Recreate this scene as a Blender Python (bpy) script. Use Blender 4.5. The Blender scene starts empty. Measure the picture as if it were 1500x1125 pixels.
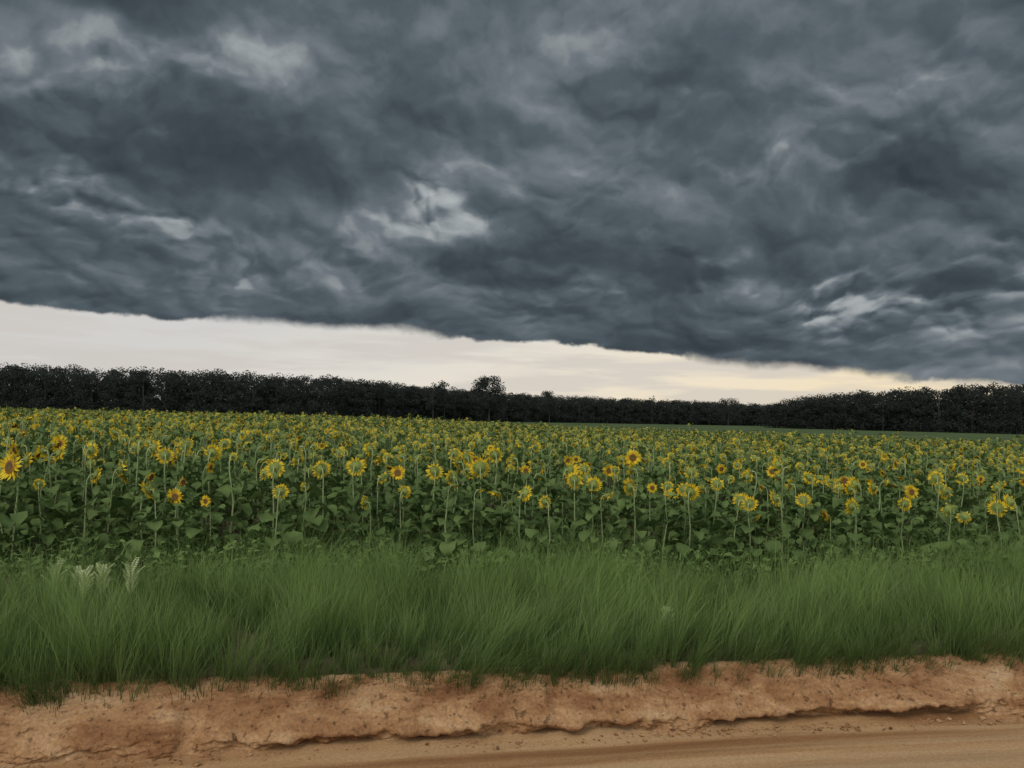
import bpy, math, random
import numpy as np
from mathutils import Matrix, Vector
random.seed(7); rng=np.random.default_rng(7)
sc=bpy.context.scene; col=sc.collection
R=math.radians

# ------------------------------------------------------------------ helpers
class MB:
    def __init__(s): s.v=[]; s.f=[]; s.m=[]
    def add(s,vs,fs,mi=0):
        o=len(s.v); s.v.extend([tuple(p) for p in vs])
        for f in fs: s.f.append(tuple(i+o for i in f)); s.m.append(mi)
    def merge(s,other,mat=None):
        o=len(s.v)
        for p in other.v:
            s.v.append(tuple(mat@Vector(p)) if mat is not None else p)
        for f,mi in zip(other.f,other.m): s.f.append(tuple(i+o for i in f)); s.m.append(mi)
    def arrays(s):
        return (np.array(s.v,dtype=np.float32), np.array([i for f in s.f for i in f],dtype=np.int64),
                np.array([len(f) for f in s.f],dtype=np.int64), np.array(s.m,dtype=np.int32))

def mesh_from_arrays(name,V,L,T,Mi,mats,smooth=False):
    me=bpy.data.meshes.new(name)
    me.vertices.add(len(V)); me.vertices.foreach_set("co",np.ascontiguousarray(V,dtype=np.float32).ravel())
    me.loops.add(len(L)); me.loops.foreach_set("vertex_index",L.astype(np.int32))
    me.polygons.add(len(T))
    st=np.zeros(len(T),dtype=np.int32); st[1:]=np.cumsum(T)[:-1]
    me.polygons.foreach_set("loop_start",st)
    me.polygons.foreach_set("loop_total",T.astype(np.int32))
    me.polygons.foreach_set("material_index",Mi.astype(np.int32))
    me.polygons.foreach_set("use_smooth",np.full(len(T),smooth,dtype=bool))
    for m in mats: me.materials.append(m)
    me.update(calc_edges=True)
    return me

def mesh_of(name,mb,mats,smooth=False):
    return mesh_from_arrays(name,*mb.arrays(),mats,smooth)

def obj(name,me,parent=None,label=None,category=None,kind=None,group=None):
    o=bpy.data.objects.new(name,me); col.objects.link(o)
    if parent: o.parent=parent
    if label: o["label"]=label
    if category: o["category"]=category
    if kind: o["kind"]=kind
    if group: o["group"]=group
    return o

def replicate(name,items,mats,smooth=False):
    Vs=[];Ls=[];Ts=[];Ms=[];off=0
    for (V,L,T,Mi),pos,yaw,scl,tilt in items:
        n=len(pos)
        if n==0: continue
        P=V[None,:,:]*scl[:,None,:]
        c,s=np.cos(tilt)[:,None],np.sin(tilt)[:,None]
        y=P[...,1]*c-P[...,2]*s; z=P[...,1]*s+P[...,2]*c; x=P[...,0]
        c,s=np.cos(yaw)[:,None],np.sin(yaw)[:,None]
        Q=np.stack([x*c-y*s,x*s+y*c,z],-1)+pos[:,None,:]
        nv=len(V)
        Vs.append(Q.reshape(-1,3))
        Ls.append((L[None,:]+(np.arange(n)*nv+off)[:,None]).ravel())
        Ts.append(np.tile(T,n)); Ms.append(np.tile(Mi,n)); off+=n*nv
    return mesh_from_arrays(name,np.concatenate(Vs),np.concatenate(Ls),np.concatenate(Ts),np.concatenate(Ms),mats,smooth)

TAB=np.random.default_rng(3).random((256,256))
def vnoise(x,y):
    xi=np.floor(x).astype(int); yi=np.floor(y).astype(int); fx=x-xi; fy=y-yi
    fx=fx*fx*(3-2*fx); fy=fy*fy*(3-2*fy)
    a=TAB[xi%256,yi%256];b=TAB[(xi+1)%256,yi%256];c=TAB[xi%256,(yi+1)%256];d=TAB[(xi+1)%256,(yi+1)%256]
    return (a*(1-fx)+b*fx)*(1-fy)+(c*(1-fx)+d*fx)*fy
def fbm(x,y,o=4,g=.5):
    r=0;a=1;t=0
    for i in range(o):
        r=r+a*vnoise(x*2**i+17.3*i,y*2**i+5.1*i); t+=a; a*=g
    return r/t-.5

def tube(mb,pts,rad,n=5,mi=0):
    vs=[];fs=[]
    for k,(p,r) in enumerate(zip(pts,rad)):
        p=Vector(p)
        d=(Vector(pts[min(k+1,len(pts)-1)])-Vector(pts[max(k-1,0)])).normalized()
        a=d.cross(Vector((0.3,1,.1))).normalized(); b=d.cross(a)
        for i in range(n):
            t=2*math.pi*i/n; vs.append(p+a*math.cos(t)*r+b*math.sin(t)*r)
    for k in range(len(pts)-1):
        for i in range(n):
            j=(i+1)%n; fs.append((k*n+i,k*n+j,(k+1)*n+j,(k+1)*n+i))
    mb.add(vs,fs,mi)

# ------------------------------------------------------------------ materials
def new_mat(name):
    m=bpy.data.materials.new(name); m.use_nodes=True
    nt=m.node_tree; nt.nodes.clear(); return m,nt
def N(nt,t,**k):
    n=nt.nodes.new(t)
    for a,b in k.items(): setattr(n,a,b)
    return n
def leaf_mat(name,c1,c2,trans=.25,rough=.6,nscale=3.0,spec=.25,zg=None,w_isl=.4):
    m,nt=new_mat(name); ln=nt.links
    g=N(nt,'ShaderNodeNewGeometry'); oi=N(nt,'ShaderNodeObjectInfo')
    ad=N(nt,'ShaderNodeMath',operation='ADD'); ln.new(g.outputs['Random Per Island'],ad.inputs[0]); ln.new(oi.outputs['Random'],ad.inputs[1])
    no=N(nt,'ShaderNodeTexNoise'); no.inputs['Scale'].default_value=nscale; no.inputs['Detail'].default_value=3
    ln.new(g.outputs['Position'],no.inputs['Vector'])
    a2=N(nt,'ShaderNodeMath',operation='MULTIPLY_ADD'); ln.new(ad.outputs[0],a2.inputs[0]); a2.inputs[1].default_value=w_isl
    ln.new(no.outputs[0],a2.inputs[2])
    mr=N(nt,'ShaderNodeMapRange'); ln.new(a2.outputs[0],mr.inputs[0]); mr.inputs[1].default_value=.5; mr.inputs[2].default_value=1.3
    mx=N(nt,'ShaderNodeMix',data_type='RGBA'); ln.new(mr.outputs[0],mx.inputs[0])
    mx.inputs[6].default_value=(*c1,1); mx.inputs[7].default_value=(*c2,1)
    colr=mx.outputs[2]
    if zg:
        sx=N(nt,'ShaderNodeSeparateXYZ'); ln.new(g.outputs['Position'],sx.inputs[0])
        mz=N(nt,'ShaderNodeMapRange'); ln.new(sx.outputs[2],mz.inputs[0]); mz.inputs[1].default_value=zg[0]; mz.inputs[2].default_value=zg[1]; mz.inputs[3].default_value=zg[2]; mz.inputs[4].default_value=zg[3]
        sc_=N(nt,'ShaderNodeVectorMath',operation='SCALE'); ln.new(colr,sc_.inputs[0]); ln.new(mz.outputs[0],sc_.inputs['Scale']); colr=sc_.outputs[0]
    p=N(nt,'ShaderNodeBsdfPrincipled'); p.inputs['Roughness'].default_value=rough; p.inputs['Specular IOR Level'].default_value=spec
    ln.new(colr,p.inputs['Base Color'])
    o=N(nt,'ShaderNodeOutputMaterial')
    if trans>0:
        t=N(nt,'ShaderNodeBsdfTranslucent'); ln.new(colr,t.inputs['Color'])
        ms=N(nt,'ShaderNodeMixShader'); ms.inputs[0].default_value=trans
        ln.new(p.outputs[0],ms.inputs[1]); ln.new(t.outputs[0],ms.inputs[2]); ln.new(ms.outputs[0],o.inputs[0])
    else: ln.new(p.outputs[0],o.inputs[0])
    return m
M_LEAF=leaf_mat('sunflower_leaf',(.046,.088,.024),(.145,.215,.068),.3,.65,5,.2,w_isl=.5)
M_STEM=leaf_mat('sunflower_stem',(.17,.23,.09),(.31,.37,.18),0,.6)
M_PETAL=leaf_mat('sunflower_petal',(.70,.47,.015),(.87,.66,.04),.3,.6,6)
M_BACK=leaf_mat('sunflower_bract',(.12,.165,.035),(.25,.30,.07),.1,.6)
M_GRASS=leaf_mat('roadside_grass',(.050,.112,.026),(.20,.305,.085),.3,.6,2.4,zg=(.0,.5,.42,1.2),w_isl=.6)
M_WISP=leaf_mat('wispy_grass',(.13,.21,.065),(.28,.36,.14),.3,.6,2.4)
M_DRY=leaf_mat('dry_grass',(.25,.19,.09),(.42,.34,.18),.1,.8)
M_WEED=leaf_mat('weed_leaf',(.055,.105,.028),(.16,.24,.07),.25,.6,5,w_isl=.6)
M_PALE=leaf_mat('pale_leaflet',(.46,.56,.24),(.70,.76,.42),.25,.6)
M_TREE=leaf_mat('hazed_tree_foliage',(.046,.055,.050),(.070,.083,.073),.35,.9,.10,.03,w_isl=.15)  # distance haze painted in: foliage colour lifted and greyed
M_BARK=leaf_mat('tree_bark',(.045,.045,.04),(.06,.06,.054),0,.9,.5,.1)

def disc_mat():
    m,nt=new_mat('seed_disc'); ln=nt.links
    tc=N(nt,'ShaderNodeTexCoord'); ve=N(nt,'ShaderNodeVectorMath',operation='MULTIPLY'); ve.inputs[1].default_value=(1,1,0)
    ln.new(tc.outputs['Object'],ve.inputs[0])
    le=N(nt,'ShaderNodeVectorMath',operation='LENGTH'); ln.new(ve.outputs[0],le.inputs[0])
    cr=N(nt,'ShaderNodeValToRGB'); e=cr.color_ramp.elements
    mr=N(nt,'ShaderNodeMapRange'); mr.inputs[2].default_value=.07; ln.new(le.outputs['Value'],mr.inputs[0]); ln.new(mr.outputs[0],cr.inputs[0])
    e[0].position=0; e[0].color=(.13,.10,.02,1); e[1].position=1; e[1].color=(.55,.30,.02,1)
    x=cr.color_ramp.elements.new(.45); x.color=(.10,.05,.012,1)
    x=cr.color_ramp.elements.new(.75); x.color=(.24,.11,.014,1)
    vo=N(nt,'ShaderNodeTexVoronoi'); vo.inputs['Scale'].default_value=120; ln.new(tc.outputs['Object'],vo.inputs['Vector'])
    bu=N(nt,'ShaderNodeBump'); bu.inputs['Strength'].default_value=.8; bu.inputs['Distance'].default_value=.004; ln.new(vo.outputs[0],bu.inputs['Height'])
    p=N(nt,'ShaderNodeBsdfPrincipled'); p.inputs['Roughness'].default_value=.8
    ln.new(cr.outputs[0],p.inputs['Base Color']); ln.new(bu.outputs[0],p.inputs['Normal'])
    o=N(nt,'ShaderNodeOutputMaterial'); ln.new(p.outputs[0],o.inputs[0]); return m
M_DISC=disc_mat()
M_DISCF=leaf_mat('far_seed_disc',(.13,.08,.015),(.30,.22,.04),0,.8)

def soil_mat(name,stops,scale,stretch=(1,1,1),bump=.02,rough=.95,rot=0,fine=40,contrast=(.62,1.25),pits=0):
    m,nt=new_mat(name); ln=nt.links
    g=N(nt,'ShaderNodeNewGeometry')
    mp=N(nt,'ShaderNodeMapping'); mp.inputs['Rotation'].default_value=(0,0,rot); ln.new(g.outputs['Position'],mp.inputs[0])
    mp2=N(nt,'ShaderNodeMapping'); mp2.inputs['Scale'].default_value=stretch; ln.new(mp.outputs[0],mp2.inputs[0])
    n1=N(nt,'ShaderNodeTexNoise'); n1.inputs['Scale'].default_value=scale; n1.inputs['Detail'].default_value=8; n1.inputs['Roughness'].default_value=.6; n1.inputs['Distortion'].default_value=.6
    ln.new(mp2.outputs[0],n1.inputs[0])
    n2=N(nt,'ShaderNodeTexNoise'); n2.inputs['Scale'].default_value=fine; n2.inputs['Detail'].default_value=6; n2.inputs['Roughness'].default_value=.7
    ln.new(mp.outputs[0],n2.inputs[0])
    cr=N(nt,'ShaderNodeValToRGB'); 
    while len(cr.color_ramp.elements)<len(stops): cr.color_ramp.elements.new(.5)
    for e,(p_,c_) in zip(cr.color_ramp.elements,stops): e.position=p_; e.color=(*c_,1)
    ln.new(n1.outputs[0],cr.inputs[0])
    mr=N(nt,'ShaderNodeMapRange'); mr.inputs[1].default_value=.3; mr.inputs[2].default_value=.7; mr.inputs[3].default_value=contrast[0]; mr.inputs[4].default_value=contrast[1]; ln.new(n2.outputs[0],mr.inputs[0])
    mu=N(nt,'ShaderNodeVectorMath',operation='SCALE'); ln.new(cr.outputs[0],mu.inputs[0]); ln.new(mr.outputs[0],mu.inputs['Scale'])
    b1=N(nt,'ShaderNodeBump'); b1.inputs['Strength'].default_value=.9; b1.inputs['Distance'].default_value=bump; ln.new(n2.outputs[0],b1.inputs['Height'])
    b2=N(nt,'ShaderNodeBump'); b2.inputs['Strength'].default_value=.7; b2.inputs['Distance'].default_value=bump*3; ln.new(n1.outputs[0],b2.inputs['Height']); ln.new(b1.outputs[0],b2.inputs['Normal'])
    colour=mu.outputs[0]
    if pits:
        n3=N(nt,'ShaderNodeTexNoise'); n3.inputs['Scale'].default_value=19; n3.inputs['Detail'].default_value=3; ln.new(mp.outputs[0],n3.inputs[0])
        m3=N(nt,'ShaderNodeMapRange'); m3.inputs[1].default_value=.61; m3.inputs[2].default_value=.70; m3.inputs[3].default_value=1; m3.inputs[4].default_value=.5; ln.new(n3.outputs[0],m3.inputs[0])
        s3=N(nt,'ShaderNodeVectorMath',operation='SCALE'); ln.new(colour,s3.inputs[0]); ln.new(m3.outputs[0],s3.inputs['Scale']); colour=s3.outputs[0]
        b3=N(nt,'ShaderNodeBump'); b3.inputs['Strength'].default_value=.8; b3.inputs['Distance'].default_value=.02; ln.new(m3.outputs[0],b3.inputs['Height']); ln.new(b2.outputs[0],b3.inputs['Normal']); b2=b3
    p=N(nt,'ShaderNodeBsdfPrincipled'); p.inputs['Roughness'].default_value=rough; p.inputs['Specular IOR Level'].default_value=.2
    ln.new(colour,p.inputs['Base Color']); ln.new(b2.outputs[0],p.inputs['Normal'])
    o=N(nt,'ShaderNodeOutputMaterial'); ln.new(p.outputs[0],o.inputs[0]); return m
TH=math.atan(.165)
M_ROAD=soil_mat('sandy_road',[(.34,(.17,.078,.032)),(.44,(.28,.145,.062)),(.54,(.40,.245,.12)),(.68,(.48,.33,.19))],.9,(.14,1.7,1),.006,.75,-TH,50,(.7,1.18))
M_BANK=soil_mat('clay_bank',[(.3,(.14,.06,.026)),(.42,(.26,.13,.058)),(.55,(.38,.22,.108)),(.72,(.48,.325,.185))],2.8,(.7,1,1.8),.012,.95,-TH,40,(.6,1.25),1)
M_SOIL=soil_mat('field_soil',[(.3,(.05,.045,.025)),(.5,(.09,.075,.04)),(.7,(.15,.12,.07))],3,(1,1,1),.02)
M_FIELDG=soil_mat('pasture',[(.3,(.05,.08,.03)),(.5,(.075,.115,.042)),(.7,(.11,.15,.06))],.05,(1,1,1),.02,fine=2)

# ------------------------------------------------------------------ terrain
cT,sT=math.cos(TH),math.sin(TH)
def uv2xy(u,v): return u*cT-v*sT, u*sT+v*cT
def xy2v(x,y): return y*cT-x*sT
V0=5.98
def grid(name,us,vs,zf,mats,smooth=True,matf=None,xyf=None):
    U,W=np.meshgrid(us,vs,indexing='ij'); X,Y=uv2xy(U,W); Z=zf(U,W)
    V=np.stack([X,Y,Z],-1).reshape(-1,3); nu,nv=len(us),len(vs)
    a=(np.arange(nu-1)[:,None]*nv+np.arange(nv-1)[None,:]).ravel()
    F=np.stack([a,a+nv,a+nv+1,a+1],-1)
    cx=V[F].mean(1)
    Mi=matf(cx) if matf else np.zeros(len(F))
    return mesh_from_arrays(name,V,F.ravel(),np.full(len(F),4),Mi,mats,smooth)
def ff(x):
    return np.where(x>0,84-1.05*x,84-.6*x)
us=np.concatenate([[-2500,-1200,-600,-300,-150,-80,-50],np.arange(-30,60,2.0),[80,150,300,600,1200,2500]])
vs=np.concatenate([[-2500,-600,-100,-20,0,5.9,6.4,6.6,6.8],np.arange(7,14,.25),np.arange(14,170,3.0),[200,260,350,500,800,1400,2500]])
def gz(U,W):
    z=np.where(W<6.5,-.55,np.where(W<6.7,-.12,0.0))
    z=z+np.where((W>6.9)&(W<60),.05*fbm(U*.9,W*.9,3),0)
    return z
gm=grid('ground',us,vs,gz,[M_SOIL,M_FIELDG],True,lambda c:((c[:,1]>ff(c[:,0]))|(c[:,1]>170)|(abs(c[:,0])>120)).astype(int))
obj('ground',gm,kind='structure',label='flat farmland soil and pasture under the crops',category='ground')

us=np.concatenate([[-400,-100,-40,-20],np.arange(-12,16,.05),[20,40,100,400]])
vs=np.concatenate([[-4,-2,0,2,3,4],np.arange(4.2,6.42,.03)])
def rz(U,W):
    rut=-.022*np.exp(-((W-5.35-.06*np.sin(U*.5))/.10)**2)+.012*np.exp(-((W-5.55-.06*np.sin(U*.5))/.07)**2)-.018*np.exp(-((W-4.75-.05*np.sin(U*.4+1))/.12)**2)
    return -.372+.012*fbm(U*.25,W*3.5,3)*2+.022*fbm(U*1.2+9,W*4,5)+rut*(.6+1.2*fbm(U*.8,W*0,3))+.02*np.clip((W-5.85)/.25,0,1)**2*(1+2*fbm(U*3,W*3,3))
obj('dirt_road',grid('dirt_road',us,vs,rz,[M_ROAD]),kind='structure',label='sandy orange dirt road with faint wheel streaks',category='road')

us=np.arange(-14,18,.020); ts=np.linspace(0,1,84)
U,T=np.meshgrid(us,ts,indexing='ij')
big=fbm(U*.55,U*0+3.3,3)*2
und=np.clip(fbm(U*1.3+40,U*0+8.8,5,.65)*3.0+.60,0,1)
A=.34
f1=np.clip(T/A,0,1); t2=np.clip((T-A)/(1-A),0,1)
lipz=-.265+.04*fbm(U*3.0,U*0+60,5,.65)*2
lowv=.19*und*(1-f1)**.5+.06*(1-und)*f1 + .10*und*np.sin(f1*math.pi)*.5
pv=np.where(T<A,lowv,.06*(1-und)+.60*t2**.9+.16*t2**3)
pz=np.where(T<A,-.40+(lipz+.40)*f1,lipz+(.0-lipz)*np.sin(np.clip(t2*1.3,0,1)*math.pi/2)**.75-.10*np.clip((t2-.8)/.2,0,1))
nz=fbm(U*2.8,T*3+20,5,.55); n2=fbm(U*13,T*10+7,4,.6); ridge=np.abs(fbm(U*4.5,T*4+50,4,.55))*2; n4=fbm(U*32,T*28+11,2)
cut=np.clip(fbm(U*3.1+200,T*.8+2,3)*3.5-.35,0,1)
amp=np.clip(1.1-t2,0,1)
Wv=V0+pv+big*.05+(nz*.10+n2*.055-ridge*.05+n4*.018+cut*.07)*amp
Zz=pz+(nz*.045+n2*.034-ridge*.025+n4*.014-cut*.04)*np.clip(T*3,0.1,1)*np.clip(1.2-T,0.15,1)+.03*fbm(U*1.1,U*0+77,3)*np.clip(T*2,0,1)*(1-.6*t2)
X,Y=uv2xy(U,Wv); nu,nv=U.shape
V=np.stack([X,Y,Zz],-1).reshape(-1,3)
a=(np.arange(nu-1)[:,None]*nv+np.arange(nv-1)[None,:]).ravel()
F=np.stack([a,a+nv,a+nv+1,a+1],-1)
obj('embankment',mesh_from_arrays('embankment',V,F.ravel(),np.full(len(F),4),np.zeros(len(F)),[M_BANK],True),kind='structure',label='eroded reddish clay bank beside the dirt road',category='embankment')

def clod(seed):
    r=random.Random(seed); mb=MB(); n=7; vs=[(0,0,-.5)]
    for k,(z,rr) in enumerate([(-.3,.8),(.2,1),(.55,.6)]):
        for i in range(n):
            t=2*math.pi*i/n+k*.3; q=rr*r.uniform(.7,1.2); vs.append((q*math.cos(t),q*math.sin(t),z*r.uniform(.7,1.2)))
    vs.append((0,0,.7)); fs=[]
    for i in range(n):
        j=(i+1)%n; fs.append((0,1+j,1+i)); fs.append((1+2*n+i,1+2*n+j,1+3*n))
        for k in range(2): fs.append((1+k*n+i,1+k*n+j,1+(k+1)*n+j,1+(k+1)*n+i))
    mb.add(vs,fs); return mb.arrays()
items=[]
for k in range(3):
    n=520; u=rng.uniform(-8,12,n); near=np.abs(rng.normal(0,1,n))
    v=V0+.06-near*.08; x,y=uv2xy(u,v)
    s=rng.uniform(.004,.012,n)+ (rng.random(n)<.1)*rng.uniform(.008,.02,n)
    items.append((clod(k),np.stack([x,y,np.full(n,-.366)],-1),rng.uniform(0,6.28,n),np.stack([s,s,s*.7],-1),rng.uniform(-.3,.3,n)))
obj('soil_clods',replicate('soil_clods',items,[M_BANK]),kind='stuff',label='small crumbled clay clods along the road edge',category='soil')

# ------------------------------------------------------------------ grass
def blades(n_t,per,xs,vr,hmin,hmax,spread,wid,lean,name,mat,label,droop=0,zfun=None,levels=5,kmin=.55,rad=.38,back=0,var=2.0):
    u=rng.uniform(xs[0],xs[1],n_t); v=rng.uniform(vr[0],vr[1],n_t)
    cx,cy=uv2xy(u,v)
    big=np.clip(1.0+var*fbm(cx*1.3+3,cy*1.7,4),.5,1.55)*np.interp(u,[-6,-2],[.80,1])
    keep=rng.random(n_t)<np.clip(.72+3.2*fbm(cx*2.1+30,cy*2.6,3),kmin,1); cx,cy,big,v=cx[keep],cy[keep],big[keep],v[keep]; n_t=len(cx)
    th=rng.uniform(hmin,hmax,n_t)*big*(1+back*(v-vr[0])/(vr[1]-vr[0]))
    wind=fbm(cx*.9+70,cy*.9,3)[:,None]*np.array([[1.1,.3]])
    tl=rng.normal(0,.17,(n_t,2))+np.array(lean)+wind
    i=np.repeat(np.arange(n_t),per); n=len(i)
    offa=rng.uniform(0,6.28,n); offr=np.abs(rng.normal(0,spread,n))
    bx=cx[i]+offr*np.cos(offa); by=cy[i]+offr*np.sin(offa)
    h=th[i]*rng.uniform(.35,1.2,n)
    lx=tl[i,0]+rad*np.cos(offa)*rng.uniform(.1,1.3,n); ly=tl[i,1]+rad*np.sin(offa)*rng.uniform(.1,1.3,n)-droop*rng.uniform(.5,1,n)
    bz=zfun(bx,by) if zfun else np.zeros(n)
    s=np.linspace(0,1,levels)
    w=wid*rng.uniform(.6,1.3,n)
    wa=rng.uniform(-1.2,1.2,n); ex=rng.uniform(1.1,2.0,n); cl=rng.uniform(.1,.42,n)
    Vs=np.zeros((n,levels,2,3),dtype=np.float32); mag=np.sqrt(lx**2+ly**2)
    for k,t in enumerate(s):
        q=t**ex
        px=bx+lx*h*q; py=by+ly*h*q
        pz=bz+h*(t-cl*np.clip(mag,0,1.5)*t**2.5)-.01
        ww=w*(1-.85*t)*.5
        for j,sg in enumerate((-1,1)):
            Vs[:,k,j,0]=px+sg*ww*np.cos(wa); Vs[:,k,j,1]=py+sg*ww*np.sin(wa); Vs[:,k,j,2]=pz
    V=Vs.reshape(-1,3)
    base=(np.arange(n)*levels*2)[:,None]+(np.arange(levels-1)*2)[None,:]
    base=base.ravel(); F=np.stack([base,base+1,base+3,base+2],-1)
    me=mesh_from_arrays(name,V,F.ravel(),np.full(len(F),4),np.zeros(len(F)),[mat],True)
    obj(name,me,kind='stuff',label=label,category='grass')
def bz(x,y):
    v=xy2v(x,y)-V0; return np.interp(v,[0,.1,.3,.5],[-.3,-.17,-.06,0.0])
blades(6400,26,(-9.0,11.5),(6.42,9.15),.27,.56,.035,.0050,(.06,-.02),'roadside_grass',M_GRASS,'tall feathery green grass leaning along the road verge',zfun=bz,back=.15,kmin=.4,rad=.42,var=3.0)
blades(2200,8,(-9.0,11.5),(6.5,9.3),.40,.70,.03,.0034,(.10,0),'wispy_grass',M_WISP,'thin pale grass stalks rising above the verge',zfun=bz,back=.1,kmin=.1,rad=.5,var=3.0)
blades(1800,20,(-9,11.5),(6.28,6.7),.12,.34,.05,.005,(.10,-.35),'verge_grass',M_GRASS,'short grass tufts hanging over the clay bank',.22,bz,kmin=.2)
blades(320,9,(-9,12),(6.15,6.6),.08,.24,.05,.004,(.1,-.9),'dry_grass',M_DRY,'dry straw stems trailing over the clay bank',.6,bz,kmin=.2)
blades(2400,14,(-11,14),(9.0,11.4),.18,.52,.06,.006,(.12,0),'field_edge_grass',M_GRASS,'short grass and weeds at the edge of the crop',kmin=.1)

# ------------------------------------------------------------------ sunflower parts
def leaf(mb,base,az,pet,L,W,p0,droop,mi=0,mp=0,st=6,fold=.3,r=random,twist=0):
    h=Vector((math.cos(az),math.sin(az),0)); s=Vector((-math.sin(az),math.cos(az),0)); up=Vector((0,0,1))
    b=Vector(base); e=b+h*pet*math.cos(p0)+up*pet*math.sin(p0)
    if pet>0:
        w=s*.006
        mb.add([b-w,b+w,e+w*.7,e-w*.7],[(0,1,2,3)],mp)
    shp=[.0,.8,1.0,.82,.45,.0] if st==6 else ([.35,1,.7,0] if st==4 else [.6,.9,0])
    n=len(shp); vs=[];fs=[]; p=e.copy(); ang=p0*.6
    s=(s+up*twist).normalized(); sway=r.uniform(-.5,.5)
    for k in range(n):
        wl=W*.5*shp[k]*r.uniform(.8,1.15); wr=W*.5*shp[k]*r.uniform(.8,1.15)
        nrm=(up*math.cos(ang)-h*math.sin(ang))
        vs+= [p+s*wl+nrm*(fold*wl+r.uniform(-.02,.02)), p.copy(), p-s*wr+nrm*(fold*wr+r.uniform(-.02,.02))]
        if k<n-1:
            p=p+(h*math.cos(ang)+up*math.sin(ang)+s*sway*.3*k/n)*L/(n-1); ang-=droop/(n-1)
    for k in range(n-1):
        o=k*3
        fs+=[(o,o+1,o+4,o+3),(o+1,o+2,o+5,o+4)]
    mb.add(vs,fs,mi)

def build_foliage(seed,n=15,st=6,zlo=.14,zhi=1.21,mi=0,mp=0,szf=1.0):
    r=random.Random(seed); mb=MB(); a=r.uniform(0,6)
    for i in range(n):
        t=i/(n-1); z=zlo+(zhi-zlo)*t+r.uniform(-.03,.03); a+=2.4+r.uniform(-.4,.4)
        sz=(.13+.12*math.sin(math.pi*min(1,t*.85+.12)))*r.uniform(.55,1.15)*szf
        if t>.85: sz*=.75
        leaf(mb,(0,-.02*t,z),a,.05+sz*.5,sz,sz*r.uniform(.65,.92),r.uniform(-.3,.8),r.uniform(.8,2.6),mi,mp,st,r.uniform(.2,.75),r,r.uniform(-.6,.6))
    return mb
def build_stem(seed,n=6,mi=0):
    mb=MB(); r=random.Random(seed); j=lambda a: r.uniform(-a,a)
    pts=[(0,0,-.03),(j(.03),j(.03),.35),(j(.05),-.01+j(.04),.75),(0,-.03,1.12),(0,-.03,1.23),(0,.0,1.30),(0,.045,1.305)]
    tube(mb,pts,[.014,.013,.011,.009,.008,.010,.016],n,mi); return mb
def build_petals(seed,n=20,seg=3,mi=0,layers=2,openness=1,drop=.1,Ls=1):
    r=random.Random(seed); mb=MB()
    for l in range(layers):
        for i in range(n):
            if r.random()<drop: continue
            a=2*math.pi*(i+.5*l)/n+r.uniform(-.09,.09); L=r.uniform(.055,.09)*Ls; W=r.uniform(.02,.03)*(20/n)**.8
            h=Vector((math.cos(a),math.sin(a),0)); s=Vector((-math.sin(a),math.cos(a),0)); up=Vector((0,0,1))
            ang=r.uniform(-.35,.75)*openness; p=h*.056+up*(.004+.004*l); vs=[];fs=[]
            sh=[.5,1,.8,.06] if seg==3 else ([.7,.9,.05] if seg==2 else [1,.3])
            bend=r.uniform(-1.2,.9); tw=r.uniform(-.5,.5)
            for k in range(seg+1):
                w=W*.5*sh[k]; ss=(s+up*tw*k/seg).normalized()
                vs+=[p+ss*w,p-ss*w]
                p=p+(h*math.cos(ang)+up*math.sin(ang))*L/seg; ang+=bend/seg
            for k in range(seg): fs.append((2*k,2*k+1,2*k+3,2*k+2))
            mb.add(vs,fs,mi)
    return mb
def ring_dome(profile,n,mi=0,jit=0,r=random):
    mb=MB(); vs=[];fs=[]
    for (rad,z) in profile:
        for i in range(n):
            t=2*math.pi*i/n; q=rad*(1+r.uniform(-jit,jit)); vs.append((q*math.cos(t),q*math.sin(t),z))
    m=len(profile)
    for k in range(m-1):
        for i in range(n):
            j=(i+1)%n; fs.append((k*n+i,k*n+j,(k+1)*n+j,(k+1)*n+i))
    vs.append((0,0,profile[-1][1])); c=len(vs)-1
    for i in range(n): fs.append(((m-1)*n+i,(m-1)*n+(i+1)%n,c))
    mb.add(vs,fs,mi); return mb
def build_head(seed,n=14,mi=0,bracts=22):
    r=random.Random(seed)
    mb=ring_dome([(.064,.004),(.066,-.006),(.055,-.022),(.03,-.034),(.012,-.04)],n,mi,.03,r)
    for i in range(bracts):
        a=2*math.pi*i/bracts+r.uniform(-.1,.1); h=Vector((math.cos(a),math.sin(a),0)); s=Vector((-math.sin(a),math.cos(a),0))
        L=r.uniform(.025,.05); b=h*.056+Vector((0,0,-.012)); w=.011; up=r.uniform(-.7,.4)
        mb.add([b-s*w,b+s*w,b+s*w*.7+h*L*.6+Vector((0,0,L*.5*up)),b+h*L+Vector((0,0,L*up)),b-s*w*.7+h*L*.6+Vector((0,0,L*.5*up))],[(0,1,2,3,4)],mi)
    return mb
def build_disc(n=14,mi=0):
    return ring_dome([(.063,.005),(.060,.014),(.045,.017),(.025,.014),(.01,.011)],n,mi)

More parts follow.
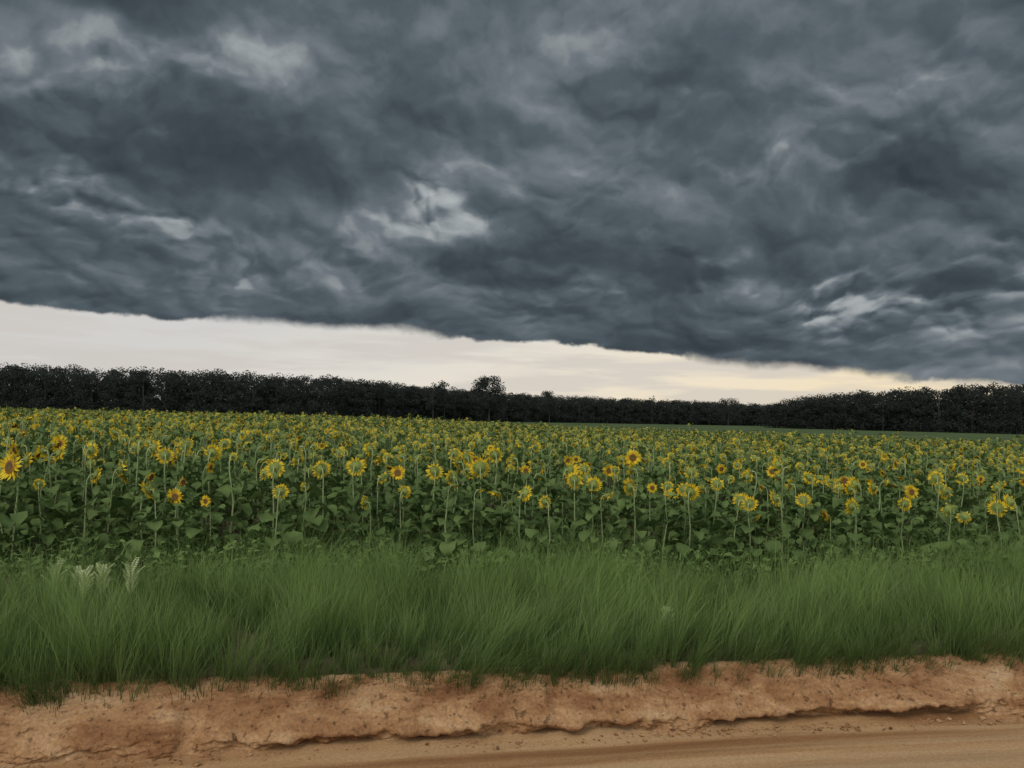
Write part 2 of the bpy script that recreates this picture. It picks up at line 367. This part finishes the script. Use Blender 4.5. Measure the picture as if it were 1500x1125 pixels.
NV=12
ME_FOL=[mesh_of('foliage',build_foliage(100+i,[24,28,26,30][i%4]),[M_LEAF,M_STEM],True) for i in range(NV)]
ME_STEM=[mesh_of('stem',build_stem(200+i),[M_STEM],True) for i in range(NV)]
ME_PET=[mesh_of('petals',build_petals(300+i,openness=[1,1,.7,1.5,1,1.8,1.2,.9,1.9,2,1.6,2][i],drop=[.03,.05,.15,.2,.08,.4,.05,.25,.6,.75,.5,.85][i],Ls=[1.08,1.08,1,.9,1.15,.85,1.05,.95,.7,.65,.8,.6][i]),[M_PETAL],False) for i in range(NV)]
ME_HEAD=[mesh_of('flower_head',build_head(400+i),[M_BACK],True) for i in range(NV)]
ME_DISC=mesh_of('seed_disc',build_disc(),[M_DISC],True)
LAB={'F':'open sunflower facing the road with orange brown centre','B':'sunflower turned away showing green back and yellow petals',
     'S':'sunflower seen side-on with yellow petals on leafy stem','D':'drooping sunflower nodding over its large green leaves'}
def sunflower(x,y,zh,kind,hs=1.0,big=None,listed=False):
    s=zh/1.3
    o=obj('sunflower',None,label=big or LAB[kind],category='sunflower',group='sunflowers growing in the field rows')
    o.location=(x,y,-.01)
    yaw={'F':math.pi+random.uniform(-.45,.45),'B':random.uniform(-.8,.8),'S':random.choice([-1,1])*random.uniform(1.1,1.9),'D':random.uniform(-3,3)}[kind]
    if big: yaw=math.pi-.4
    o.rotation_euler=(random.uniform(-.07,.07),random.uniform(-.07,.07),yaw); o.scale=(s,s,s)
    if big: o.rotation_euler=(0,0,yaw)
    k=random.randrange(NV)
    obj('stem',ME_STEM[k],o)
    fo=obj('foliage',random.choice(ME_FOL),o); fo.rotation_euler=(0,0,random.uniform(0,6.28)); q=random.uniform(.92,1.05); fo.scale=(1.2/s**.5 if s<1 else 1.1,)*2+(q,)
    hd=obj('flower_head',ME_HEAD[k],o); nod=R({'F':random.uniform(-8,12),'B':random.uniform(-10,35),'S':random.uniform(0,30),'D':random.uniform(40,75)}[kind])
    hd.location=(0,.075,1.30); hd.rotation_euler=(-(math.pi/2+nod),0,random.uniform(-.2,.2)); hd.scale=[hs/s]*3
    pe=obj('petals',ME_PET[random.choice([0,1,4,6])] if listed else random.choice(ME_PET),hd); pe.rotation_euler=(0,0,random.uniform(0,6.28))
    obj('seed_disc',ME_DISC,hd)
LIST=[(-6.22,9.8,1.39,'F',1.5),(-8.07,14,1.5,'F',1.2),(-7.96,12.8,1.45,'F',1.05),(-7.0,12.8,1.45,'B',1.05),(-9.2,18,1.6,'S',1.1),
(-6.0,13,1.5,'B',1.2),(-5.6,13,1.5,'B',1),(-4.68,12,1.5,'B',1.1),(-4.5,10,1.12,'S',1),(-4.26,10.1,1.03,'F',.85),(-5.6,11.5,1.15,'D',.9),
(-3.3,11,1.35,'B',1.1),(-3.08,10.2,1.1,'B',.85),(-2.58,10.9,1.35,'B',1.05),(-2.35,11.5,1.36,'B',1.15),(-2.66,14.5,1.49,'B',1.1),(-1.85,11.5,1.2,'B',.8),
(-1.48,10.5,1.1,'B',.75),(-1.16,11,1.35,'B',1),(-.78,10.8,1.28,'S',.85),(-.38,11.4,1.38,'B',1.25),(.16,10.2,1.15,'B',.9),(-.08,10.4,1.13,'D',.85),(-.14,13.5,1.48,'B',1.1),
(.49,10,1.05,'B',.7),(.76,11.5,1.37,'S',1.1),(.91,10.9,1.27,'B',.95),(1.16,10.8,1.22,'B',.9),(1.73,10.8,1.2,'B',1),(1.27,10.5,1.1,'D',.8),(2.2,13.5,1.5,'F',1.1),
(2.5,10.8,1.15,'B',.95),(2.2,11,1.2,'B',.75),(2.9,11.2,1.24,'B',.85),(3.0,10.4,1.08,'B',.9),(3.23,10.3,1.05,'B',.8),(3.74,10.6,1.1,'B',.85),(4.05,10.6,1.08,'B',.85),
(4.64,10.4,1.03,'B',.85),(5.3,11.8,1.22,'B',1),(5.5,11.6,1.2,'B',1),(5.9,11.5,1.15,'F',.85),(6.5,11.6,1.16,'B',1),(6.95,12.6,1.28,'B',.95),(6.7,10.6,1.03,'B',.95),
(7.2,11,1.08,'B',.95),(4.8,13.5,1.4,'B',.95),(4.7,12.2,1.28,'B',.9),(-8.0,11.3,1.3,'B',.9),(-7.3,10.6,1.2,'B',.8)]
for q in LIST:
    sunflower(*q, big='large bright sunflower facing the road at the field edge' if q[4]==1.5 else None,listed=True)
def hfun(x,y): return 1.30-.021*np.clip(x,-14,8)
uu=np.arange(-150,110,.50)
front=lambda x: 10.35+.05*x
rows=np.arange(0,150,.85)
RX=[];RY=[]
for r_ in rows:
    x=uu+rng.uniform(-.25,.25,len(uu)); y=front(x)+.25+r_+rng.uniform(-.38,.38,len(uu))
    RX.append(x);RY.append(y)
RX=np.concatenate(RX);RY=np.concatenate(RY)
sel=(RY<ff(RX))&(np.abs(RX)<RY*.74+3)&(rng.random(len(RX))<.92)
RX=RX[sel];RY=RY[sel]
LP=np.array([(q[0],q[1]) for q in LIST])
dm=np.min(np.hypot(RX[:,None]-LP[None,:,0],RY[:,None]-LP[None,:,1]),1) 
RX=RX[dm>.26];RY=RY[dm>.26]
order=np.argsort(RY-front(RX)+.25*np.abs(RX)*(np.abs(RX)>RY*.68)*40)
RX=RX[order];RY=RY[order]
NI=300-len(LIST)
for i in range(NI):
    kd=random.choices('FBSD',[.09,.53,.20,.18])[0]
    x,y=float(RX[i]),float(RY[i]); zh=float(hfun(x,y))+random.gauss(0,.14)-(.25 if y<front(x)+.7 else 0)
    sunflower(x,y,zh,kd,random.uniform(.55,1.0))
RX=RX[NI:];RY=RY[NI:]
print('field plants',len(RX))
MATS=[M_LEAF,M_STEM,M_PETAL,M_BACK,M_DISCF]
def whole(seed,lod,kind):
    mb=MB(); r=random.Random(seed)
    if lod==1: fo=build_foliage(seed,18,4,.3,1.27,0,1,1.12)
    else: fo=build_foliage(seed,11,3,.65,1.30,0,1,1.32)
    mb.merge(fo,Matrix.Rotation(r.uniform(0,6),4,'Z'))
    mb.merge(build_stem(seed,3,1))
    nod=R({'B':r.uniform(-10,35),'D':r.uniform(40,75),'G':r.uniform(0,40)}[kind])
    hsz=r.uniform(.60,.94); dr=.1 if kind=='B' else .25; Lp=r.uniform(.8,1.08)
    Mx=Matrix.Translation((0,.075,1.30))@Matrix.Rotation(-(math.pi/2+nod),4,'X')@Matrix.Scale(hsz,4)
    if kind=='G': dr=.78
    if lod==1:
        mb.merge(build_petals(seed,14,2,2,2,1.2,dr,Lp),Mx); mb.merge(build_head(seed,8,3,12),Mx); mb.merge(build_disc(8,4),Mx)
    else:
        mb.merge(build_petals(seed,11,1,2,1,1.2,dr,Lp),Mx); mb.merge(ring_dome([(.066,.0),(.04,-.025)],6,3),Mx); mb.merge(ring_dome([(.062,.004),(.03,.014)],6,4),Mx)
    return mb.arrays()
items=[]
dist=RY
KN=['B','B','G','D','B','G','G','D','B','G','B','D']
for lod,(a_,b_) in ((1,(0,36)),(2,(36,999))):
    idx=np.where((dist>=a_)&(dist<b_))[0]; nvar=12
    var=rng.integers(0,nvar,len(idx))
    for k in range(nvar):
        ii=idx[var==k]; n=len(ii)
        zh=hfun(RX[ii],RY[ii])+rng.normal(0,.13,n)+(rng.random(n)<.02)*rng.uniform(.2,.4,n)
        s=zh/1.3
        yaw=np.where(rng.random(n)<.6,rng.normal(0,.7,n),rng.uniform(-math.pi,math.pi,n))
        items.append((whole(900+k+20*lod,lod,KN[k]),np.stack([RX[ii],RY[ii],np.zeros(n)],-1),yaw,np.stack([s*.5+.5,s*.5+.5,s],-1),rng.normal(0,.05,n)))
obj('sunflower_field',replicate('sunflower_field',items,MATS),kind='stuff',label='dense field of yellow sunflowers with dark green leaves',category='sunflowers')

def weedt(seed):
    r=random.Random(seed); mb=MB()
    for i in range(11): leaf(mb,(r.uniform(-.05,.05),r.uniform(-.05,.05),r.uniform(.02,.35)),r.uniform(0,6.28),r.uniform(.03,.1),r.uniform(.05,.12),r.uniform(.03,.06),r.uniform(.1,1),r.uniform(.5,1.6),0,0,4,.3,r)
    return mb.arrays()
items=[]
for k in range(4):
    n=420; x=rng.uniform(-10,11,n); y=9.15+.10*x+rng.uniform(0,3.4,n)
    s=rng.uniform(.5,1.5,n); items.append((weedt(k),np.stack([x,y,np.zeros(n)],-1),rng.uniform(0,6.28,n),np.stack([s,s,s],-1),np.zeros(n)))
obj('weeds',replicate('weeds',items,[M_WEED]),kind='stuff',label='low broadleaf weeds under the first sunflower rows',category='weeds')

def pinnate(seed,H=.44):
    r=random.Random(seed); st=MB(); lf=MB()
    tube(st,[(0,0,-.02),(.01,0,.2),(.02,.01,H)],[.006,.005,.003],5)
    for i in range(14):
        a=i*2.4+r.uniform(-.3,.3); z=H*(.5+.5*i/13); L=r.uniform(.12,.18); p=Vector((.02*z/H,0,z)); ang=r.uniform(1.1,1.5)
        h=Vector((math.cos(a),math.sin(a),0)); s=Vector((-math.sin(a),math.cos(a),0)); up=Vector((0,0,1)); pts=[p.copy()]
        for k in range(9):
            d_=(h*math.cos(ang)+up*math.sin(ang)); p=p+d_*L/9; ang-=.06; pts.append(p.copy())
            nrm=(up*math.cos(ang)-h*math.sin(ang))
            ll=.028*math.sin(math.pi*(k+2)/12)+.009
            for sg in (-1,1):
                e=p+s*sg*ll+d_*ll*.5-nrm*ll*.3; m=(p+e)/2
                lf.add([p,m+d_*.006,e,m-d_*.006],[(0,1,2,3)])
        tube(st,pts[::3],[.003,.002,.002,.0015],3)
    return st,lf
for i,(x,y,s,rz_) in enumerate([(-4.62,7.95,1.05,.2),(-4.28,7.9,.96,1.9),(-4.14,8.0,1.0,3),(-3.82,7.95,1.06,4),(-4.45,8.1,.9,5),(1.50,7.3,.70,2.2)]):
    st,lf=pinnate(i+60)
    o=obj('fern_leaved_weed',None,label='pale fern-leaved weed standing in the verge grass',category='weed',group='pale weeds in the roadside grass')
    o.location=(x,y,0); o.rotation_euler=(0,0,rz_); o.scale=(s,s,s)
    obj('stem',mesh_of('weed_stem',st,[M_STEM]),o); obj('foliage',mesh_of('weed_foliage',lf,[M_PALE]),o)

# ------------------------------------------------------------------ trees
def tree_parts(seed,H,W,n_clump,per,leafs,low=.3,skirt=0):
    r=random.Random(seed); g=np.random.default_rng(seed)
    tr=MB(); lean=r.uniform(-.04,.04)*H
    tube(tr,[(0,0,-.2),(lean*.3,0,H*.3),(lean,0,H*.6),(lean,0,H*.85)],[H*.016,H*.013,H*.009,H*.003],6)
    cs=[]
    for i in range(n_clump):
        a=r.uniform(0,6.28); z=r.uniform(low,1)
        f=(z-low)/(1-low); prof=math.sin(math.pi*min(1,(f*.75+.18)))**.6
        rr=W*.5*prof*math.sqrt(r.uniform(.15,1))*.85
        c=Vector((lean+rr*math.cos(a),rr*math.sin(a),H*(z*.93)))
        cs.append((c,r.uniform(.09,.15)*W))
        if i%3==0:
            b=Vector((lean*.6,0,H*max(.25,z*.6)))
            tube(tr,[b,(b+c)/2+Vector((0,0,.05*H)),c],[H*.007,H*.004,H*.0015],4)
    for i in range(skirt):
        a=r.uniform(0,6.28); rr=W*.5*math.sqrt(r.random())
        cs.append((Vector((rr*math.cos(a),rr*math.sin(a),r.uniform(.03,.3)*H)),.15*W))
    Q=[]
    for c,s in cs:
        e=g.normal(0,1,(per,3)); ln_=np.linalg.norm(e,axis=1)[:,None]; e=e/ln_*np.minimum(ln_,1.5)
        Q.append(np.array(c)[None]+e*np.array([s,s,s*.7])*.8)
    P=np.concatenate(Q); P[:,2]=np.abs(P[:,2])
    n=len(P)
    A=g.normal(0,1,(n,3)); A/=np.linalg.norm(A,axis=1)[:,None]
    B=np.cross(A,g.normal(0,1,(n,3))); B/=np.linalg.norm(B,axis=1)[:,None]
    sz=leafs*g.uniform(.5,1.2,n)[:,None]
    V=np.stack([P-A*sz*.5,P+B*sz*.4,P+A*sz*.5,P-B*sz*.4],1).reshape(-1,3).astype(np.float32)
    return tr,(V,np.arange(n*4),np.full(n,4),np.zeros(n,dtype=np.int32))
def comb(tr,cr):
    a=tr.arrays(); V=np.concatenate([cr[0],a[0]]); L=np.concatenate([cr[1],a[1]+len(cr[0])])
    return V,L,np.concatenate([cr[2],a[2]]),np.concatenate([cr[3],a[3]+1])
TT=[comb(*tree_parts(50+i,14,[9,10,8,10.5,9.5,8.5][i],38,52,.46,low=[.22,.15,.3,.2,.12,.25][i],skirt=12)) for i in range(6)]
def wood(name,path,rows,sp,label,seed):
    g=np.random.default_rng(seed); pos=[];hs=[]
    for (x0,y0,h0),(x1,y1,h1) in zip(path[:-1],path[1:]):
        L=math.hypot(x1-x0,y1-y0); n=int(L/sp)
        for k in range(n):
            t=k/n
            for r_ in range(rows):
                pos.append((x0+(x1-x0)*t+g.uniform(-1.8,1.8),y0+(y1-y0)*t+r_*5+g.uniform(-1.8,1.8),0)); hs.append((h0+(h1-h0)*t)*g.normal(.98,.028)*(.88 if r_==0 else 1))
    pos=np.array(pos);hs=np.array(hs); var=g.integers(0,len(TT),len(pos)); items=[]
    for k in range(len(TT)):
        ii=np.where(var==k)[0]; s=hs[ii]/13.6; wsc=g.uniform(.95,1.3,len(ii))
        items.append((TT[k],pos[ii],g.uniform(0,6.28,len(ii)),np.stack([wsc,wsc,s],-1),np.zeros(len(ii))))
    print(name,len(pos))
    obj(name,replicate(name,items,[M_TREE,M_BARK]),kind='stuff',label=label,category='woods')
wood('woodland',[(-230,225,15.8),(-152,230,15.6),(-99,250,15.3),(-60,270,15.0),(-31,310,13.9),(16,360,12.9),(88,400,12.7),(150,430,12.4),(230,450,12.4)],4,4.2,'long dark belt of woodland behind the field',1)
wood('wooded_rise',[(103,290,9.5),(109,280,12.2),(126,260,13.8),(148,240,15.4),(200,225,16)],4,4.0,'darker block of woodland beyond the pasture',2)
def tree(x,y,H,W,seed,nc,per,ls,label,low=.35):
    tr,cr=tree_parts(seed,H,W,nc,per,ls,low)
    o=obj('broadleaf_tree',None,label=label,category='tree',group='trees standing above the wood')
    o.location=(x,y,0)
    obj('trunk',mesh_of('trunk',tr,[M_BARK],True),o)
    obj('crown',mesh_from_arrays('crown',*cr,[M_TREE]),o)
tree(-8.5,296,17.8,14.5,11,90,60,.6,'tall rounded tree rising above the wood')
tree(-26,300,16.2,9,12,45,50,.55,'tall tree with uneven crown above the wood')
tree(-30,297,15,8,13,30,50,.55,'tree with uneven crown above the wood')
tree(17,345,14.2,12,14,50,50,.55,'broad low tree at the wood edge')
tree(105,375,14.0,13,15,50,50,.55,'broad low tree at the wood edge')
tree(70,385,15.0,4,16,9,22,.5,'thin sparse tree poking above the wood',.55)
tree(124,345,12.6,14,17,50,50,.55,'broad tree beside the darker wood',.2)

# ------------------------------------------------------------------ sky
def rfbm(x,y,o=4,g=.5):
    r=0;a=1;t=0;th=.6
    for i in range(o):
        r=r+a*vnoise(x+17.3*i+60,y+5.1*i+60); t+=a; a*=g
        x,y=(x*math.cos(th)-y*math.sin(th))*2.03,(x*math.sin(th)+y*math.cos(th))*2.03
    return r/t-.5
JX=np.random.default_rng(11).random((128,128)); JY=np.random.default_rng(12).random((128,128)); JR=np.random.default_rng(13).random((128,128))
def bumps(x,y):
    xi=np.floor(x).astype(int); yi=np.floor(y).astype(int); h=np.zeros_like(x)
    for ox in (-1,0,1):
        for oy in (-1,0,1):
            i=(xi+ox)%128; j=(yi+oy)%128
            px=xi+ox+JX[i,j]; py=yi+oy+JY[i,j]; r=.65+.5*JR[i,j]
            d2=(x-px)**2+(y-py)**2
            h+=(np.clip(1-d2/(r*r),0,None)**.85*r)**6
    return h**(1/6)
def sstep(x,a,b):
    t=np.clip((x-a)/(b-a),0,1); return t*t*(3-2*t)
def make_sky():
    ga=np.concatenate([np.arange(-100,-38,.5),np.arange(-38,38,.06),np.arange(38,100.1,.5)])
    ge=np.concatenate([np.arange(-2,1,.5),np.arange(1,30,.05),np.arange(30,62,.5)])
    A,E=np.meshgrid(ga,ge,indexing='ij')
    Ec=np.maximum(E,0)
    X=A; Y=62*np.log(Ec+24)
    wx=rfbm(X*.06+3,Y*.06,2); wy=rfbm(X*.06+40,Y*.06+9,2)
    vx=rfbm(X*.35+13,Y*.35,3,.45); vy=rfbm(X*.35+50,Y*.35+19,3,.45)
    fx=rfbm(X*1.3+13,Y*1.3,3,.6); fy=rfbm(X*1.3+50,Y*1.3+19,3,.6)
    Xw=X+wx*6+vx*1.6+fx*.5; Yw=Y+wy*6+vy*1.6+fy*.5
    low=sstep(Ec,26,14)
    pres=.5+.5*sstep(rfbm(X*.07+90,Y*.07,2),-.14,.08)
    def H(dx,dy):
        h=0
        for s,a,ox in ((9.5,1.0,0),(5.0,.66,20),(2.7,.42,43),(1.4,.22,70),(.7,.08,90)):
            h=h+a*bumps((Xw+dx)/s+ox,(Yw+dy)/s+ox*.7)
        return h
    h0=H(0,0); L=1.0*(h0-H(.28,.80))  # painted relief: cloud lump tops brightened, undersides darkened as if lit from above
    soft=rfbm(Xw*.11+5,Yw*.11,7,.52); soft1=rfbm((Xw+.5)*.11+5,(Yw+1.6)*.11,7,.52)
    Lb=soft-soft1
    broad=rfbm(X*.035+wx*.4+8,Y*.05+wy*.4,3)
    acc=np.zeros_like(A)
    WA=A+wx*12+vx*5; WE=E+wy*5+vy*2.6
    blobs=[(-21.7,23.3,12,3.0,.55),(-30.6,20.4,5,2.5,.3),(-4.6,15.5,2.2,1.7,.95),(-8,14.0,2.2,1.2,.6),(10.5,11.6,1.6,1.0,.8),(19.5,9.8,4.0,2.4,.85),(24.2,7.5,4.6,1.8,.85),
    (31.7,9.9,4.4,2.0,.85),(-27,12.4,4,1.2,.6),(-31.7,14.2,3,1.4,.6),(17.6,16.5,5,1.0,.6),(25.9,20.7,9,3.2,.25),(10,22.1,6,2.6,.3),(7.5,27.2,8,3,.28),(-20,10.8,6,1.4,.45),
    (-.5,9.2,4,1.5,.45),(5,12.7,2.2,1.1,.4),(-13,12.6,3,1.1,.35),(31,5.5,5,1.0,.35),
    (-21.7,17.6,10,2.6,-.45),(-32,17,6,2.2,-.4),(27.9,13.4,8,1.8,-.42),(2.5,14.6,3.5,2,-.45),(-14.8,8.0,14,1.1,-.22),(12.4,6.6,8,1.2,-.18),(-28.7,26,8,1.4,-.6),(-6.5,21,8,2.5,-.3),
    (29.8,25.5,8,2.5,-.35),(17,12.9,5,1.2,-.4)]
    for a_,e_,ra,re,am in blobs: acc+=am*np.exp(-((WA-a_)/ra)**2-((WE-e_)/re)**2)
    lp=(.15+.85*low)*pres
    t=.42+.45*broad+.40*soft+.75*Lb
    t+=np.clip(L,-.6,.6)*.44*lp+(h0-1.6)*.13*lp
    pos=np.clip(acc,0,None); neg=np.clip(acc,None,0)
    tex=np.clip(.26+(.35+.85*low)*L+.34*(h0-1.45)+.9*soft,.0,1.0)
    t+=pos*tex*1.1+neg*.38
    t=np.where(t>.68,.68+(1-np.exp(-(t-.68)*1.8))/1.8,t)
    edge=np.interp(A,[-100,-45,-33.5,-18.8,0,9.5,18.3,27.9,33.5,45,100],[6.6,6.6,6.47,6.15,5.75,5.1,3.8,3.1,2.5,1.9,1.7])
    edn=rfbm(A*.35,E*.45,7,.6)*1.0+ .08*(bumps(A/1.6,E/1.6)-.5)
    softw=.16+.6*sstep(rfbm(A*.12+7,E*.2,2),-.05,.15)
    m=sstep(E+edn-edge,-.12,softw)
    near=np.exp(-np.clip(E-edge,0,None)/.8); t=t*(1-.10*near)+.27*.10*near
    g=rfbm(A*.12+3,E*1.1,5,.55)
    ra=3800.0; ar=np.radians(A); er=np.radians(E)
    V=np.stack([ra*np.sin(ar)*np.cos(er),ra*np.cos(ar)*np.cos(er),ra*np.sin(er)],-1).reshape(-1,3)
    na,ne=A.shape
    a=(np.arange(na-1)[:,None]*ne+np.arange(ne-1)[None,:]).ravel(); F=np.stack([a,a+1,a+ne+1,a+ne],-1)
    mt=bpy.data.materials.new('storm_sky')
    me=mesh_from_arrays('sky',V,F.ravel(),np.full(len(F),4),np.zeros(len(F)),[mt])
    warm=np.clip(.50+.016*A-.06*(E-3),0,1)
    for nm,arr in (('cloud_shading',t),('cover',m),('haze',g),('warmth',warm)):
        at=me.attributes.new(nm,'FLOAT','POINT'); at.data.foreach_set('value',arr.astype(np.float32).ravel())
    mt.use_nodes=True; nt=mt.node_tree; nt.nodes.clear(); ln=nt.links
    def AT(n): x=N(nt,'ShaderNodeAttribute'); x.attribute_name=n; return x.outputs['Fac']
    def ramp(src,st):
        cr=N(nt,'ShaderNodeValToRGB'); ln.new(src,cr.inputs[0])
        while len(cr.color_ramp.elements)<len(st): cr.color_ramp.elements.new(.5)
        for e,(p_,c_) in zip(cr.color_ramp.elements,st): e.position=p_; e.color=(*c_,1)
        return cr.outputs[0]
    cl=ramp(AT('cloud_shading'),[(.0,(.036,.047,.058)),(.25,(.056,.073,.088)),(.45,(.090,.114,.134)),(.65,(.158,.187,.208)),(1.0,(.42,.45,.46))])  # cloud brightness ramp, with the painted light and shade of the lumps
    gp=ramp(AT('warmth'),[(0,(.64,.63,.61)),(.35,(.75,.71,.64)),(.65,(.85,.76,.61)),(1,(.90,.75,.50))])
    mr=N(nt,'ShaderNodeMapRange'); ln.new(AT('haze'),mr.inputs[0]); mr.inputs[1].default_value=-.06; mr.inputs[2].default_value=.15; mr.inputs[3].default_value=0; mr.inputs[4].default_value=.65
    m1=N(nt,'ShaderNodeMix',data_type='RGBA'); ln.new(mr.outputs[0],m1.inputs[0]); ln.new(gp,m1.inputs[6]); m1.inputs[7].default_value=(.60,.56,.52,1)
    m2=N(nt,'ShaderNodeMix',data_type='RGBA'); ln.new(AT('cover'),m2.inputs[0]); ln.new(m1.outputs[2],m2.inputs[6]); ln.new(cl,m2.inputs[7])
    em=N(nt,'ShaderNodeEmission'); ln.new(m2.outputs[2],em.inputs[0]); o=N(nt,'ShaderNodeOutputMaterial'); ln.new(em.outputs[0],o.inputs[0])
    mt.cycles.emission_sampling='NONE'
    obj('sky',me,kind='structure',label='dark rolling storm clouds above a pale clear strip',category='sky')
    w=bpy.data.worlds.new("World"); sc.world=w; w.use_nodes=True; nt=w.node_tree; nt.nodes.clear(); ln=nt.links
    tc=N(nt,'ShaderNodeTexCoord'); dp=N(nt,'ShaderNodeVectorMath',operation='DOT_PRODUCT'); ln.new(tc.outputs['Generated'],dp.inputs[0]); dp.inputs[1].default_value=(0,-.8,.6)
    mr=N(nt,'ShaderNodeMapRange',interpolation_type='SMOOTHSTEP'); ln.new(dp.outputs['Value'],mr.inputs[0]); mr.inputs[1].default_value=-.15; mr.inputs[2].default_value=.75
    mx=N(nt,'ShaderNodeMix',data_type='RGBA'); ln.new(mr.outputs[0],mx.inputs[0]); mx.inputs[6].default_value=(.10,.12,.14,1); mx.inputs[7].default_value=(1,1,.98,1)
    skyt=N(nt,'ShaderNodeTexSky',sky_type='NISHITA'); skyt.sun_disc=False; skyt.sun_elevation=R(42); skyt.sun_rotation=R(215)
    b1=N(nt,'ShaderNodeBackground'); ln.new(mx.outputs[2],b1.inputs[0])
    b2=N(nt,'ShaderNodeBackground'); ln.new(skyt.outputs[0],b2.inputs[0]); b2.inputs[1].default_value=.08
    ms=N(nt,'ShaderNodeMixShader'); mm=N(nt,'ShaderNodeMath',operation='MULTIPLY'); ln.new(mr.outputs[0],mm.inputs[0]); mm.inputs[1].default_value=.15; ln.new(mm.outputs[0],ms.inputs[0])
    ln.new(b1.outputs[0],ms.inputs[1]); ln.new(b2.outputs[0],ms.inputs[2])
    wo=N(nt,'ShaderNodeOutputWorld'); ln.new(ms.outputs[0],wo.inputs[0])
make_sky()

sl=bpy.data.lights.new('sun','SUN'); sl.energy=1.1; sl.angle=R(20); sl.color=(1,.94,.84)
so=bpy.data.objects.new('sun',sl); col.objects.link(so); 
dirv=Vector((math.sin(R(215))*math.cos(R(42)),math.cos(R(215))*math.cos(R(42)),math.sin(R(42))))
so.rotation_euler=dirv.to_track_quat('Z','Y').to_euler()

cam=bpy.data.cameras.new('camera'); cam.lens=27.2; cam.sensor_width=36; cam.clip_end=6000; cam.clip_start=.05
co=bpy.data.objects.new('camera',cam); col.objects.link(co)
co.matrix_world=Matrix.Translation((0,0,2.13))@Matrix.Rotation(R(90+2.45),4,'X')@Matrix.Rotation(R(1.146),4,'Z')
sc.camera=co
sc.view_settings.view_transform='Standard'; sc.view_settings.look='None'; sc.view_settings.exposure=0
